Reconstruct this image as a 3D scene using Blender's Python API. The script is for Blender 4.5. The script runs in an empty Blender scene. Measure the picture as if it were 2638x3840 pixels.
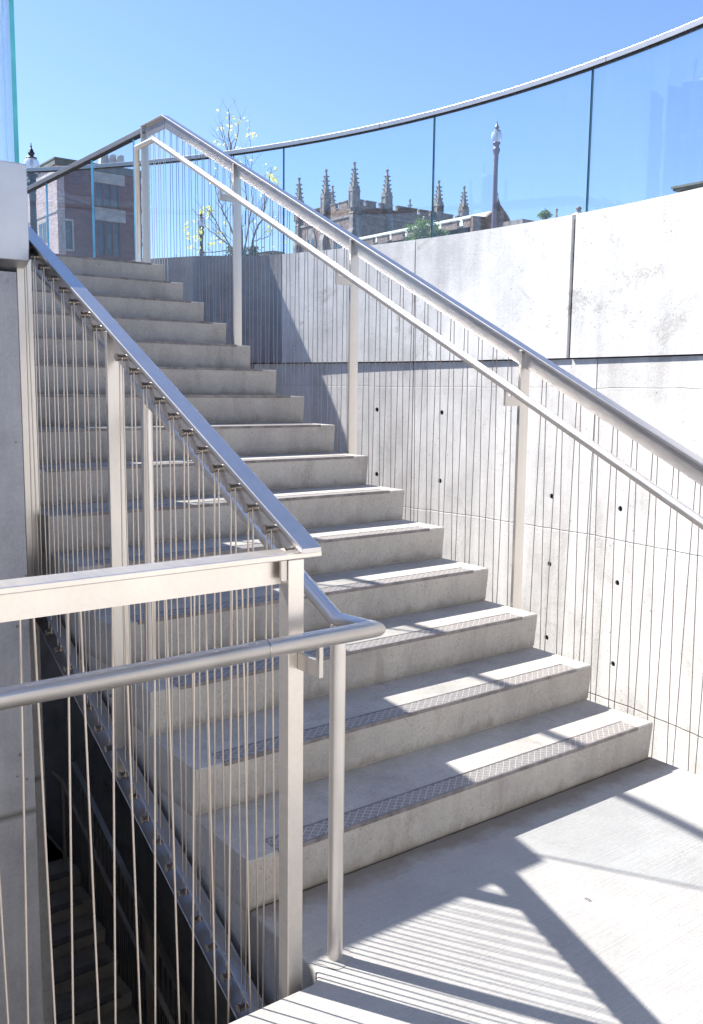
import bpy, bmesh, math, random
from mathutils import Vector, Matrix
random.seed(7)
R = math.radians
SC = bpy.context.scene

# ------------------------------------------------------------------ camera
C0 = Vector((-3.2432, -2.1794, 1.5345))
PIT, YAW, ROLL, FPX = 0.13339, 0.64763, 0.01138, 3443.43
Fw = Vector((math.sin(YAW)*math.cos(PIT), math.cos(YAW)*math.cos(PIT), -math.sin(PIT)))
Rt = Vector((math.cos(YAW), -math.sin(YAW), 0)); Up = Rt.cross(Fw)
Rt, Up = (math.cos(ROLL)*Rt + math.sin(ROLL)*Up), (-math.sin(ROLL)*Rt + math.cos(ROLL)*Up)
cd = bpy.data.cameras.new('camera'); cam = bpy.data.objects.new('camera', cd)
SC.collection.objects.link(cam); SC.camera = cam
cam.matrix_world = Matrix(((Rt.x, Up.x, -Fw.x, C0.x), (Rt.y, Up.y, -Fw.y, C0.y), (Rt.z, Up.z, -Fw.z, C0.z), (0, 0, 0, 1)))
cd.sensor_fit = 'VERTICAL'; cd.sensor_height = 24.0; cd.lens = 24.0*FPX/3840.0
cd.clip_start = 0.05; cd.clip_end = 2000

def at(x, y, d):                                    # photograph pixel + depth -> world point
    return C0 + (Fw + Rt*((x-1319)/FPX) + Up*((1920-y)/FPX))*d

# ------------------------------------------------------------------ light
SUN_AZ, SUN_EL = R(-30.0), R(48.8)   # azimuth from +Y towards +X
sdir = Vector((math.sin(SUN_AZ)*math.cos(SUN_EL), math.cos(SUN_AZ)*math.cos(SUN_EL), math.sin(SUN_EL)))
w = bpy.data.worlds.new('World'); SC.world = w; w.use_nodes = True
nt = w.node_tree; bg = nt.nodes['Background']
sky = nt.nodes.new('ShaderNodeTexSky'); sky.sky_type = 'NISHITA'; sky.sun_disc = False
sky.sun_elevation = SUN_EL; sky.sun_rotation = SUN_AZ
sky.air_density = 1.15; sky.dust_density = 0.5; sky.ozone_density = 3.2
tint = nt.nodes.new('ShaderNodeMix'); tint.data_type = 'RGBA'; tint.blend_type = 'MULTIPLY'; tint.inputs[0].default_value = 1
tint.inputs[7].default_value = (.84, .91, 1.09, 1)
nt.links.new(sky.outputs[0], tint.inputs[6]); nt.links.new(tint.outputs[2], bg.inputs[0]); bg.inputs[1].default_value = 0.082
sl = bpy.data.lights.new('sun', 'SUN'); sl.energy = 5.0; sl.angle = R(0.53); sl.color = (1, 0.955, 0.88)
so = bpy.data.objects.new('sun', sl); SC.collection.objects.link(so)
so.rotation_euler = sdir.to_track_quat('Z', 'Y').to_euler()
SC.view_settings.view_transform = 'Standard'; SC.view_settings.look = 'None'
SC.view_settings.gamma = 1; SC.view_settings.exposure = 1.3
SC.view_settings.use_curve_mapping = False
SC.cycles.max_bounces = 12; SC.cycles.transparent_max_bounces = 24; SC.cycles.diffuse_bounces = 5

# ------------------------------------------------------------------ materials
class NB:
    def __init__(s, name):
        s.m = bpy.data.materials.new(name); s.m.use_nodes = True; s.t = s.m.node_tree
        s.b = s.t.nodes['Principled BSDF']; s.out = s.t.nodes['Material Output']
        g = s.n('ShaderNodeNewGeometry'); s.pos = g.outputs['Position']; s.geo = g
    def n(s, k, **kw):
        x = s.t.nodes.new(k)
        for a, b in kw.items(): setattr(x, a, b)
        return x
    def put(s, sock, v):
        if isinstance(v, (int, float, tuple, list)): sock.default_value = v
        else: s.t.links.new(v, sock)
    def math(s, op, a, b=None, c=None, clamp=False):
        x = s.n('ShaderNodeMath', operation=op, use_clamp=clamp)
        for i, v in enumerate((a, b, c)):
            if v is not None: s.put(x.inputs[i], v)
        return x.outputs[0]
    def mapv(s, sc, loc=(0, 0, 0), rot=(0, 0, 0), src=None):
        x = s.n('ShaderNodeMapping'); s.put(x.inputs[0], src or s.pos)
        x.inputs['Scale'].default_value = sc; x.inputs['Location'].default_value = loc; x.inputs['Rotation'].default_value = rot
        return x.outputs[0]
    def noise(s, scale, vec=None, detail=4, rough=.55, dist=0):
        x = s.n('ShaderNodeTexNoise'); s.put(x.inputs['Vector'], vec or s.pos)
        x.inputs['Scale'].default_value = scale; x.inputs['Detail'].default_value = detail
        x.inputs['Roughness'].default_value = rough; x.inputs['Distortion'].default_value = dist
        return x.outputs[0]
    def vor(s, scale, vec=None, feature='F1'):
        x = s.n('ShaderNodeTexVoronoi', feature=feature); s.put(x.inputs['Vector'], vec or s.pos)
        x.inputs['Scale'].default_value = scale
        return x
    def ramp(s, f, *st):
        x = s.n('ShaderNodeValToRGB'); s.put(x.inputs[0], f); e = x.color_ramp.elements
        while len(e) < len(st): e.new(.5)
        for k, (p, c) in zip(e, st):
            k.position = p; k.color = (c, c, c, 1) if isinstance(c, (int, float)) else (*c, 1)
        return x.outputs[0]
    def mix(s, f, a, b, mode='MIX'):
        x = s.n('ShaderNodeMix', data_type='RGBA', blend_type=mode)
        s.put(x.inputs[0], f)
        for i, v in ((6, a), (7, b)):
            s.put(x.inputs[i], (*v, 1) if isinstance(v, tuple) and len(v) == 3 else v)
        return x.outputs[2]
    def bump(s, h, strength=.3, dist=.01):
        x = s.n('ShaderNodeBump'); s.put(x.inputs['Height'], h)
        x.inputs['Strength'].default_value = strength; x.inputs['Distance'].default_value = dist
        s.t.links.new(x.outputs[0], s.b.inputs['Normal'])
    def col(s, c): s.put(s.b.inputs['Base Color'], (*c, 1) if isinstance(c, tuple) else c)
    def rough(s, v): s.put(s.b.inputs['Roughness'], v)

def concrete(name, light, dark, zlines=(), pits=26, pitamt=.055, speck=0.0, broom=False, stain=.5, streak=.5, patch=0, zgrime=False):
    b = NB(name)
    big = b.noise(.9, detail=6, rough=.6, dist=.4)
    med = b.noise(5, detail=6, rough=.65)
    fin = b.noise(70, detail=3, rough=.6)
    stv = b.noise(3.2, vec=b.mapv((2.2, 2.2, .16)), detail=6, rough=.62)
    f = b.math('ADD', b.math('MULTIPLY', big, .5*stain+.2), b.math('MULTIPLY', med, .35))
    f = b.math('ADD', f, b.math('MULTIPLY', stv, .5*streak))
    f = b.math('ADD', f, b.math('MULTIPLY', fin, .22))
    tot = (.5*stain+.2+.35+.5*streak+.22)*.5
    c = b.ramp(f, (tot-.17, dark), (tot+.12, light))
    # darker water marks with a shape of their own
    bl = b.noise(1.7, vec=b.mapv((1, 1, .45), loc=(3.1, 7.7, 1.9)), detail=7, rough=.72, dist=.7)
    c = b.mix(b.ramp(bl, (.60, 0), (.70, .42*stain)), c, tuple(x*.62 for x in dark), 'MIX')
    oi = b.n('ShaderNodeObjectInfo')
    c = b.mix(1, c, b.ramp(oi.outputs['Random'], (0, .90), (1, 1.0)), 'MULTIPLY')
    if patch:
        pn = b.noise(1.35, vec=b.mapv((1, 1, 1.3), loc=(9.3, 2.2, 5.5)), detail=9, rough=.82, dist=1.2)
        pk = b.ramp(pn, (.565, 0), (.60, patch)); pr_ = b.noise(55, detail=4, rough=.8)
        c = b.mix(b.math('MULTIPLY', pk, b.ramp(pr_, (.38, 1), (.6, .15))), c, (.30, .28, .24))
    # bug holes
    v = b.vor(pits); h = b.vor(pits*.23, vec=b.mapv((1, 1, 1), loc=(4, 2, 9)))
    v.inputs['Randomness'].default_value = 1
    sel = b.ramp(h.outputs['Color'], (.45, 0), (.55, 1))
    thr = b.math('MULTIPLY', b.noise(9, detail=1), pitamt*3.2)
    pit = b.math('MULTIPLY', b.math('LESS_THAN', v.outputs['Distance'], thr), sel)
    c = b.mix(b.math('MULTIPLY', pit, .62), c, (.11, .105, .10))
    if speck:
        v2 = b.vor(115, vec=b.mapv((1, 1, .55)))
        sp = b.math('MULTIPLY', b.ramp(v2.outputs['Distance'], (.15, 1), (.40, 0)), b.ramp(b.noise(11, detail=5, rough=.7), (.42, 0), (.62, 1)))
        c = b.mix(b.math('MULTIPLY', sp, speck), c, (.24, .20, .15))
    hgt = b.math('ADD', b.math('MULTIPLY', fin, .5), b.math('MULTIPLY', med, .6))
    hgt = b.math('SUBTRACT', hgt, b.math('MULTIPLY', pit, 1.5))
    if zlines:
        z = b.n('ShaderNodeSeparateXYZ'); b.put(z.inputs[0], b.pos)
        wob = b.math('MULTIPLY', b.math('SUBTRACT', b.noise(2.5, detail=4), .5), .03)
        for zl, wd, am in zlines:
            dd = b.math('ABSOLUTE', b.math('SUBTRACT', b.math('ADD', z.outputs[2], wob), zl))
            k = b.math('SUBTRACT', 1, b.math('DIVIDE', dd, wd), clamp=True)
            c = b.mix(b.math('MULTIPLY', k, am), c, (.16, .15, .13))
            hgt = b.math('SUBTRACT', hgt, k)
    if broom:
        br = b.noise(1, vec=b.mapv((1.2, 150, 1), rot=(0, 0, R(9))), detail=3, rough=.7)
        c = b.mix(b.math('MULTIPLY', b.ramp(br, (.42, 1), (.52, 0)), .13), c, (.25, .23, .21))
        hgt = b.math('ADD', hgt, b.math('MULTIPLY', br, 1.0))
    if zgrime:
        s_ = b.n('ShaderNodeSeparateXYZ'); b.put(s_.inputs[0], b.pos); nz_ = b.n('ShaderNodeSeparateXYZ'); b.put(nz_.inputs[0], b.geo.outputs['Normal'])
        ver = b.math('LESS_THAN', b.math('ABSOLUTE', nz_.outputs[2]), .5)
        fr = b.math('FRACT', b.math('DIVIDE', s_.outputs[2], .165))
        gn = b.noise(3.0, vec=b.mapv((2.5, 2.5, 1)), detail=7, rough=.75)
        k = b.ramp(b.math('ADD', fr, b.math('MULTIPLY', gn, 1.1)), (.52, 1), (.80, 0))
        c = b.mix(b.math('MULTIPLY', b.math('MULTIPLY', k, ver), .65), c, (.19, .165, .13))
        k2 = b.ramp(b.noise(2.2, vec=b.mapv((3, 3, .5), loc=(5, 1, 2)), detail=8, rough=.75), (.55, 0), (.68, .45))
        c = b.mix(k2, c, (.22, .19, .16))
    if broom:
        s_ = b.n('ShaderNodeSeparateXYZ'); b.put(s_.inputs[0], b.pos)
        dw = b.math('ADD', s_.outputs[1], b.math('MULTIPLY', b.math('SUBTRACT', b.noise(4, detail=6, rough=.7), .5), .28))
        c = b.mix(b.math('MULTIPLY', b.ramp(dw, (0, 0), (.02, 1)), 1), c, c)
        k = b.ramp(b.math('ADD', dw, .5), (.40, 0), (.47, 1))
        c = b.mix(b.math('MULTIPLY', k, .7), c, (.15, .125, .10))
        cr_ = b.math('LESS_THAN', b.math('ABSOLUTE', b.math('SUBTRACT', s_.outputs[1], b.math('ADD', .008, b.math('MULTIPLY', b.noise(14), .012)))), .0035)
        c = b.mix(b.math('MULTIPLY', cr_, .85), c, (.03, .025, .02))
        k3 = b.ramp(b.noise(1.9, vec=b.mapv((1, 1, 1), loc=(7, 3, 1)), detail=9, rough=.78, dist=.8), (.56, 0), (.66, .35))
        c = b.mix(k3, c, (.20, .185, .165))
    b.col(c); b.rough(b.ramp(med, (.3, .72), (.7, .93))); b.bump(hgt, .55, .007)
    b.b.inputs['Specular IOR Level'].default_value = .3
    return b.m

M = {}
M['wall_up'] = concrete('cast_concrete_bright', (.76, .76, .76), (.48, .48, .485), pits=21, stain=.75, streak=.9, patch=.8)
M['wall_low'] = concrete('board_concrete', (.72, .71, .70), (.46, .45, .44), zlines=((1.56, .004, .25), (.46, .006, .2), (-.75, .007, .9), (-2.1, .01, .8)), pits=19, stain=.6, streak=1.1, patch=.35)
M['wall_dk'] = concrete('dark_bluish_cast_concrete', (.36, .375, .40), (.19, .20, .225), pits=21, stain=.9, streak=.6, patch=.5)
M['wall_left'] = concrete('old_cast_concrete', (.56, .55, .545), (.34, .33, .33), zlines=((-.22, .022, .9), (-1.9, .02, .8)), pits=15, stain=.7, streak=.9)
M['step'] = concrete('precast_step_concrete', (.46, .435, .395), (.29, .27, .25), pits=48, pitamt=.075, speck=.6, stain=.5, streak=.6, zgrime=True)
M['land'] = concrete('broomed_concrete', (.37, .365, .355), (.26, .255, .25), pits=14, pitamt=.02, broom=True, stain=.35, streak=.1)

def steel(name, col=(.53, .51, .50), rgh=.30, stretch=(60, 4, 60), var=.035, bmp=0, met=.93):
    b = NB(name); tc = b.n('ShaderNodeTexCoord')
    n1 = b.noise(1, vec=b.mapv(stretch, src=tc.outputs['Object']), detail=4, rough=.7)
    n2 = b.noise(6, detail=4); n3 = b.noise(30, detail=3)
    sm = b.math('ADD', b.math('MULTIPLY', n1, .5), b.math('MULTIPLY', n2, .5))
    b.col(b.mix(b.ramp(sm, (.35, 0), (.65, 1)), tuple(x*.93 for x in col), tuple(min(1, x*1.05) for x in col)))
    b.b.inputs['Metallic'].default_value = met
    b.rough(b.ramp(b.math('ADD', b.math('MULTIPLY', n1, .6), b.math('MULTIPLY', n3, .4)), (.3, rgh-var*.6), (.7, rgh+var)))
    if bmp: b.bump(n1, bmp, .002)
    return b.m
M['steel'] = steel('brushed_steel')
M['steeld'] = steel('grey_satin_steel', col=(.36, .365, .38), rgh=.36)
M['steelw'] = steel('bounce_lit_brushed_steel', col=(.68, .63, .575), rgh=.36)  # warm light bounced off the sunny landing is put into this steel's colour
M['steelv'] = steel('brushed_steel_upright', col=(.56, .525, .485), rgh=.38, stretch=(70, 70, 2))
M['pipe'] = steel('satin_steel_pipe', col=(.62, .585, .55), rgh=.35, stretch=(7, 7, 7), var=.05, bmp=0, met=.9)
M['wire'] = steel('steel_cable', col=(.60, .53, .46), rgh=.42, stretch=(300, 300, 60))
M['wire2'] = steel('steel_cable_shade_side', col=(.27, .23, .23), rgh=.45, stretch=(300, 300, 60))  # darker copy of the cable metal, its shade-side tone put into the colour
M['bolt'] = steel('polished_bolt', col=(.42, .38, .34), rgh=.22, stretch=(50, 50, 50))
M['panel'] = steel('satin_cladding', col=(.55, .545, .55), rgh=.5, stretch=(3, 3, 3), var=.06)

def glassmat(name, tint, refl=1.0, dirt=.03):
    b = NB(name); t = b.t
    dp = b.n('ShaderNodeVectorMath', operation='DOT_PRODUCT'); b.put(dp.inputs[0], b.geo.outputs['Normal']); b.put(dp.inputs[1], b.geo.outputs['Incoming'])
    c = b.math('ABSOLUTE', dp.outputs['Value'])
    fr = b.math('ADD', .045, b.math('MULTIPLY', b.math('POWER', b.math('SUBTRACT', 1, c), 5), .95))
    fr = b.math('MULTIPLY', fr, refl, clamp=True)
    tr = b.n('ShaderNodeBsdfTransparent'); tr.inputs[0].default_value = (*tint, 1)
    gl = b.n('ShaderNodeBsdfGlossy'); gl.inputs['Roughness'].default_value = .012
    bp = b.n('ShaderNodeBump'); bp.inputs['Strength'].default_value = .05; bp.inputs['Distance'].default_value = .004
    b.put(bp.inputs['Height'], b.noise(6, detail=1)); t.links.new(bp.outputs[0], gl.inputs['Normal'])
    df = b.n('ShaderNodeBsdfDiffuse'); df.inputs[0].default_value = (.8, .85, .88, 1)
    m1 = b.n('ShaderNodeMixShader'); b.put(m1.inputs[0], fr); t.links.new(tr.outputs[0], m1.inputs[1]); t.links.new(gl.outputs[0], m1.inputs[2])
    m2 = b.n('ShaderNodeMixShader')
    dv = b.math('MULTIPLY', b.ramp(b.noise(2.5, vec=b.mapv((6, 6, .5)), detail=6, rough=.7), (.4, .25), (.7, 1)), dirt)
    b.put(m2.inputs[0], dv); t.links.new(m1.outputs[0], m2.inputs[1]); t.links.new(df.outputs[0], m2.inputs[2])
    t.links.new(m2.outputs[0], b.out.inputs[0])
    return b.m
M['glass'] = glassmat('clear_guard_glass', (.965, .98, .988), .6, .012)
M['glass2'] = glassmat('curved_guard_glass', (.92, .965, .99), 1.0, .022)
M['lampglass'] = glassmat('lamp_globe_glass', (.80, .82, .88), 1.2, .62)

def plain(name, c, rgh=.6, metal=0, nz=.15, sc=8, bmp=0):
    b = NB(name); n = b.noise(sc, detail=5)
    b.col(b.mix(b.ramp(n, (.35, 0), (.65, 1)), tuple(x*(1-nz) for x in c), tuple(min(1, x*(1+nz)) for x in c)))
    b.rough(rgh); b.b.inputs['Metallic'].default_value = metal
    if bmp: b.bump(b.noise(sc*3, detail=4), bmp, .01)
    return b.m
M['edgec'] = plain('cyan_glass_edge', (.16, .50, .72), .12, nz=.3, sc=3)
M['edge'] = plain('teal_glass_edge', (.10, .46, .47), .12, nz=.3, sc=3)
M['edged'] = plain('deep_teal_glass_edge', (.03, .13, .15), .1, nz=.3, sc=3)
M['dark'] = plain('dark_recess', (.015, .015, .016), .8)
M['iron'] = plain('black_painted_iron', (.018, .018, .024), .35)
M['ironp'] = plain('dark_plum_painted_iron', (.15, .11, .16), .4)
M['lime'] = plain('weathered_limestone', (.22, .19, .175), .85, nz=.4, sc=1.6, bmp=.3)
M['limel'] = plain('pale_limestone', (.42, .39, .36), .85, nz=.2, sc=2)
M['winglass'] = plain('dark_window_glass', (.04, .075, .11), .12, nz=.4, sc=1.5)
M['copper'] = plain('grey_green_coping', (.12, .135, .125), .6, nz=.25, sc=2)
M['white'] = plain('white_painted_metal', (.55, .57, .60), .5, nz=.08)
M['bark'] = plain('young_bark', (.13, .10, .095), .9, nz=.35, sc=30, bmp=.4)
M['asph'] = plain('paving', (.20, .195, .19), .9, nz=.2, sc=.6, bmp=.3)
M['grass'] = plain('mown_grass', (.05, .085, .025), .95, nz=.4, sc=9, bmp=.5)
M['tower'] = plain('dark_tower_cladding', (.035, .045, .06), .6, nz=.3, sc=.4)

def leafm(name, c, tr=.35, nz=.35):
    b = NB(name); v = b.vor(14); b.col(b.mix(v.outputs['Color'], tuple(x*(1-nz) for x in c), tuple(min(1, x*(1+nz)) for x in c)))
    b.rough(.55); t = b.t
    tl = b.n('ShaderNodeBsdfTranslucent'); tl.inputs[0].default_value = (*[min(1, x*1.3) for x in c], 1)
    m = b.n('ShaderNodeMixShader'); m.inputs[0].default_value = tr
    t.links.new(b.b.outputs[0], m.inputs[1]); t.links.new(tl.outputs[0], m.inputs[2]); t.links.new(m.outputs[0], b.out.inputs[0])
    return b.m
M['yleaf'] = leafm('pale_yellow_leaves', (.80, .76, .22), .45, .2)
M['gleaf'] = leafm('fresh_green_leaves', (.13, .19, .045))
M['dleaf'] = leafm('dark_green_leaves', (.05, .085, .04))

def masonry(name, c1, c2, mort, sx, sy, plane='XZ', bmp=.7):
    b = NB(name); s = b.n('ShaderNodeSeparateXYZ'); b.put(s.inputs[0], b.pos)
    cx = b.n('ShaderNodeCombineXYZ')
    nrm = b.n('ShaderNodeSeparateXYZ'); b.put(nrm.inputs[0], b.geo.outputs['Normal'])
    isx = b.math('GREATER_THAN', b.math('ABSOLUTE', nrm.outputs[0]), .7)
    u = b.math('ADD', b.math('MULTIPLY', s.outputs[1], isx), b.math('MULTIPLY', s.outputs[0], b.math('SUBTRACT', 1, isx)))
    b.put(cx.inputs[0], u); b.put(cx.inputs[1], s.outputs[2])
    k = b.n('ShaderNodeTexBrick'); b.put(k.inputs['Vector'], cx.outputs[0])
    k.inputs['Color1'].default_value = (*c1, 1); k.inputs['Color2'].default_value = (*c2, 1); k.inputs['Mortar'].default_value = (*mort, 1)
    k.inputs['Scale'].default_value = 1; k.inputs['Brick Width'].default_value = sx; k.inputs['Row Height'].default_value = sy
    k.inputs['Mortar Size'].default_value = sy*.06; k.inputs['Bias'].default_value = 0
    k.squash = .7; k.squash_frequency = 3
    n = b.noise(3, detail=5, rough=.7); n2 = b.noise(1/sy*1.3, detail=3)
    c = b.mix(b.ramp(n, (.3, .0), (.7, .6)), k.outputs[0], tuple(x*.55 for x in c1), 'MIX')
    c = b.mix(b.ramp(n2, (.45, 0), (.75, .5)), c, c2)
    b.col(c); b.rough(.88)
    b.bump(b.math('ADD', b.math('MULTIPLY', k.outputs['Fac'], -1), n2), bmp, sy*.35)
    return b.m
M['church'] = masonry('brown_rubble_masonry', (.16, .10, .085), (.32, .225, .185), (.17, .13, .12), .75, .30)
M['rock'] = masonry('pink_rusticated_stone', (.60, .42, .41), (.76, .60, .58), (.48, .38, .38), .5, .22, bmp=1.0)
M['brick'] = masonry('dark_red_brick', (.15, .050, .052), (.23, .095, .085), (.16, .12, .12), .42, .16, bmp=.4)
M['slate'] = masonry('pale_green_slate', (.40, .43, .40), (.54, .57, .53), (.28, .30, .28), .35, .22, bmp=.4)

def nosingm():
    b = NB('cast_iron_nosing'); s = b.n('ShaderNodeSeparateXYZ'); b.put(s.inputs[0], b.pos)
    def line(a, per, wd):
        fr = b.math('FRACT', b.math('DIVIDE', a, per))
        return b.math('LESS_THAN', b.math('ABSOLUTE', b.math('SUBTRACT', fr, .5)), wd)
    d1 = b.math('ADD', s.outputs[0], b.math('MULTIPLY', s.outputs[1], 1.15))
    d2 = b.math('SUBTRACT', s.outputs[0], b.math('MULTIPLY', s.outputs[1], 1.15))
    g = b.math('MAXIMUM', line(d1, .034, .06), line(d2, .034, .06))
    gr = b.noise(260, detail=2)
    c = b.mix(b.ramp(gr, (.4, 0), (.6, 1)), (.17, .16, .155), (.30, .275, .26))
    c = b.mix(g, c, (.44, .41, .38))
    b.col(c); b.rough(.6); b.b.inputs['Metallic'].default_value = .25
    b.bump(b.math('ADD', b.math('MULTIPLY', g, 1.2), b.math('MULTIPLY', gr, .5)), .8, .004)
    return b.m
M['nosing'] = nosingm()
M['noselip'] = plain('iron_nosing_lip', (.17, .155, .155), .5, .3, nz=.3, sc=20)

# ------------------------------------------------------------------ mesh helpers
COL = SC.collection
class MB:
    def __init__(s): s.v = []; s.f = []; s.mi = []; s.sm = []
    def add(s, vs, fs, mi=0, smooth=False):
        o = len(s.v); s.v += [tuple(x) for x in vs]
        for f in fs: s.f.append([i+o for i in f]); s.mi.append(mi); s.sm.append(smooth)
        return s
    def box(s, x0, x1, y0, y1, z0, z1, mi=0):
        return s.add([(x0, y0, z0), (x1, y0, z0), (x1, y1, z0), (x0, y1, z0), (x0, y0, z1), (x1, y0, z1), (x1, y1, z1), (x0, y1, z1)],
                     [(0, 3, 2, 1), (4, 5, 6, 7), (0, 1, 5, 4), (1, 2, 6, 5), (2, 3, 7, 6), (3, 0, 4, 7)], mi)
    def prism(s, poly, vec, mi=0):                    # planar polygon (3D points) extruded by vec
        n = len(poly); a = [Vector(p) for p in poly]; b = [p+Vector(vec) for p in a]
        return s.add(a+b, [tuple(range(n))[::-1], tuple(range(n, 2*n))]+[(i, (i+1) % n, n+(i+1) % n, n+i) for i in range(n)], mi)
    def tube(s, pts, rad, seg=12, cap=True, mi=0):
        pts = [Vector(p) for p in pts]; n = len(pts)
        rad = rad if isinstance(rad, (list, tuple)) else [rad]*n
        d = [(pts[min(i+1, n-1)]-pts[max(i-1, 0)]).normalized() for i in range(n)]
        seg_d = [(pts[i+1]-pts[i]).normalized() for i in range(n-1)]
        ref = Vector((0, 0, 1)) if abs(seg_d[0].z) < .9 else Vector((1, 0, 0))
        u = seg_d[0].cross(ref).normalized(); vs = []
        for i in range(n):
            if 0 < i < n-1:                            # mitre plane
                t = (seg_d[i-1]+seg_d[i]); t = t.normalized() if t.length > 1e-6 else seg_d[i]
                sd = seg_d[i-1]
            else:
                t = seg_d[0] if i == 0 else seg_d[-1]; sd = t
            u = (u-sd*u.dot(sd)).normalized(); v = sd.cross(u)
            for k in range(seg):
                a = 2*math.pi*k/seg; off = (u*math.cos(a)+v*math.sin(a))*rad[i]
                den = sd.dot(t)
                off = off-sd*(off.dot(t)/den) if den > .2 else off
                vs.append(pts[i]+off)
            if 0 < i < n-1:
                q = seg_d[i-1].rotation_difference(seg_d[i]); u = q @ u
        fs = [(i*seg+k, i*seg+(k+1) % seg, (i+1)*seg+(k+1) % seg, (i+1)*seg+k) for i in range(n-1) for k in range(seg)]
        s.add(vs, fs, mi, True)
        if cap: s.add([vs[k] for k in range(seg)][::-1], [tuple(range(seg))], mi); s.add(vs[-seg:], [tuple(range(seg))], mi)
        return s
    def lathe(s, c, prof, seg=20, mi=0, smooth=True):
        c = Vector(c); vs = [c+Vector((r*math.cos(2*math.pi*k/seg), r*math.sin(2*math.pi*k/seg), z)) for r, z in prof for k in range(seg)]
        m = len(prof)
        fs = [(i*seg+k, i*seg+(k+1) % seg, (i+1)*seg+(k+1) % seg, (i+1)*seg+k) for i in range(m-1) for k in range(seg)]
        s.add(vs, fs, mi, smooth); s.add(vs[:seg][::-1], [tuple(range(seg))], mi); s.add(vs[-seg:], [tuple(range(seg))], mi)
        return s
    def build(s, name, mat, parent=None, bevel=0):
        me = bpy.data.meshes.new(name); L = parent.matrix_world.translation if parent else Vector()
        if parent:
            L = Vector(parent.location); q = parent.parent
            while q: L += Vector(q.location); q = q.parent
        me.from_pydata([Vector(p)-L for p in s.v], [], s.f)
        for m in (mat if isinstance(mat, (list, tuple)) else [mat]): me.materials.append(m)
        for p, mi, sm in zip(me.polygons, s.mi, s.sm): p.material_index = mi; p.use_smooth = sm
        me.update(); o = bpy.data.objects.new(name, me); COL.objects.link(o)
        if parent: o.parent = parent
        if bevel:
            b = o.modifiers.new('bevel', 'BEVEL'); b.width = bevel; b.segments = 2; b.limit_method = 'ANGLE'; b.angle_limit = R(50)
        return o

def arc(cx, cy, r0, r1, t0, t1, z0, z1, n, mb=None, ef=None, shadow_bulge=False):
    """ring segment solid; ef = material index of the end / top faces"""
    mb = mb or MB(); P = []
    for i in range(n+1):
        ad = t0+(t1-t0)*i/n; a = R(ad); c, s_ = math.cos(a), math.sin(a)
        f = min(1, max(0, (ad-21)/5.5))*min(1, max(0, (38-ad)/9)); dr = -.27*f*f*(3-2*f) if shadow_bulge else 0  # inner face pushed in, a shape added to cast the diagonal self-shadow
        for r in (r0+dr, r1):
            for z in (z0, z1): P.append((cx+r*c, cy+r*s_, z))
    o = len(mb.v); mb.v += P; ef = 0 if ef is None else ef
    def F(a, mi): mb.f.append([o+k for k in a]); mb.mi.append(mi); mb.sm.append(False)
    for i in range(n):
        b = 4*i
        F((b+0, b+1, b+5, b+4), 0); F((b+2, b+6, b+7, b+3), 0); F((b+1, b+3, b+7, b+5), ef); F((b+0, b+4, b+6, b+2), ef)
    F((0, 2, 3, 1), ef); b = 4*n; F((b, b+1, b+3, b+2), ef)
    return mb

def tag(o, label, cat, group=None):
    o['label'] = label; o['category'] = cat
    if group: o['group'] = group
    return o
def thing(name, loc, label, cat, group=None):
    o = bpy.data.objects.new(name, None); COL.objects.link(o); o.location = loc; o.empty_display_size = .2
    return tag(o, label, cat, group)
def struct(o): o['kind'] = 'structure'; return o

# ------------------------------------------------------------------ geometry constants
T, H, W = .326, .165, 1.956
CX, CY = -6.233, 2.686
RO = 8.544                      # upper face of the big curved wall
RI = 4.37                       # drum on the left
ZT = 2.837                      # top of curved wall
zr = lambda y: 1.70+.4935*(y-.75)        # top of sloping rails
znose = lambda y: .165+.506*y

# ------------------------------------------------------------------ the setting
g = MB(); n = 96
inner = [(CX+8.93*math.cos(2*math.pi*i/n), CY+8.93*math.sin(2*math.pi*i/n), 2.45) for i in range(n)]
outer = [(CX+900*math.cos(2*math.pi*i/n), CY+900*math.sin(2*math.pi*i/n), 2.45) for i in range(n)]
g.add(inner+outer, [(i, n+i, n+(i+1) % n, (i+1) % n) for i in range(n)])
struct(g.build('ground', M['asph']))
# raised lawn behind the wall to the right
g = MB(); N = 28; P = []
for i in range(N+1):
    for j in range(N+1):
        x = 14+24*i/N; y = 11+22*j/N; d = math.hypot(x-26, y-22)/11
        P.append((x, y, 2.44+3.9*max(0, 1-d*d)**1.0*(1 if d < 1 else 0)))
g.add(P, [(i*(N+1)+j, (i+1)*(N+1)+j, (i+1)*(N+1)+j+1, i*(N+1)+j+1) for i in range(N) for j in range(N)], smooth=True)
struct(g.build('hill', M['grass']))
# plaza slab beyond the top of the stairs
yj = CY+math.sqrt(8.93**2-(0.02-CX)**2)
pl = [(.02, 4.91), (.02, yj)]
a0 = math.atan2(yj-CY, .02-CX)
for i in range(1, 25):
    a = a0+(math.pi*.75-a0)*i/24; pl.append((CX+8.93*math.cos(a), CY+8.93*math.sin(a)))
a1 = math.pi*.75; pl.append((CX+RI*.95*math.cos(a1), CY+RI*.95*math.sin(a1)))
for i in range(1, 17):
    a = a1+(math.asin((4.91-CY)/RI/.95)-a1)*i/16; pl.append((CX+RI*.95*math.cos(a), CY+RI*.95*math.sin(a)))
struct(MB().prism([(x, y, 2.2) for x, y in pl], (0, 0, .275)).build('plaza', M['land']))
# lower level floor of the pit
g = MB(); g.add([(CX+9*math.cos(2*math.pi*i/48), CY+9*math.sin(2*math.pi*i/48), -5.6) for i in range(48)], [tuple(range(48))])
struct(g.build('lower_floor', M['land']))
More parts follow.
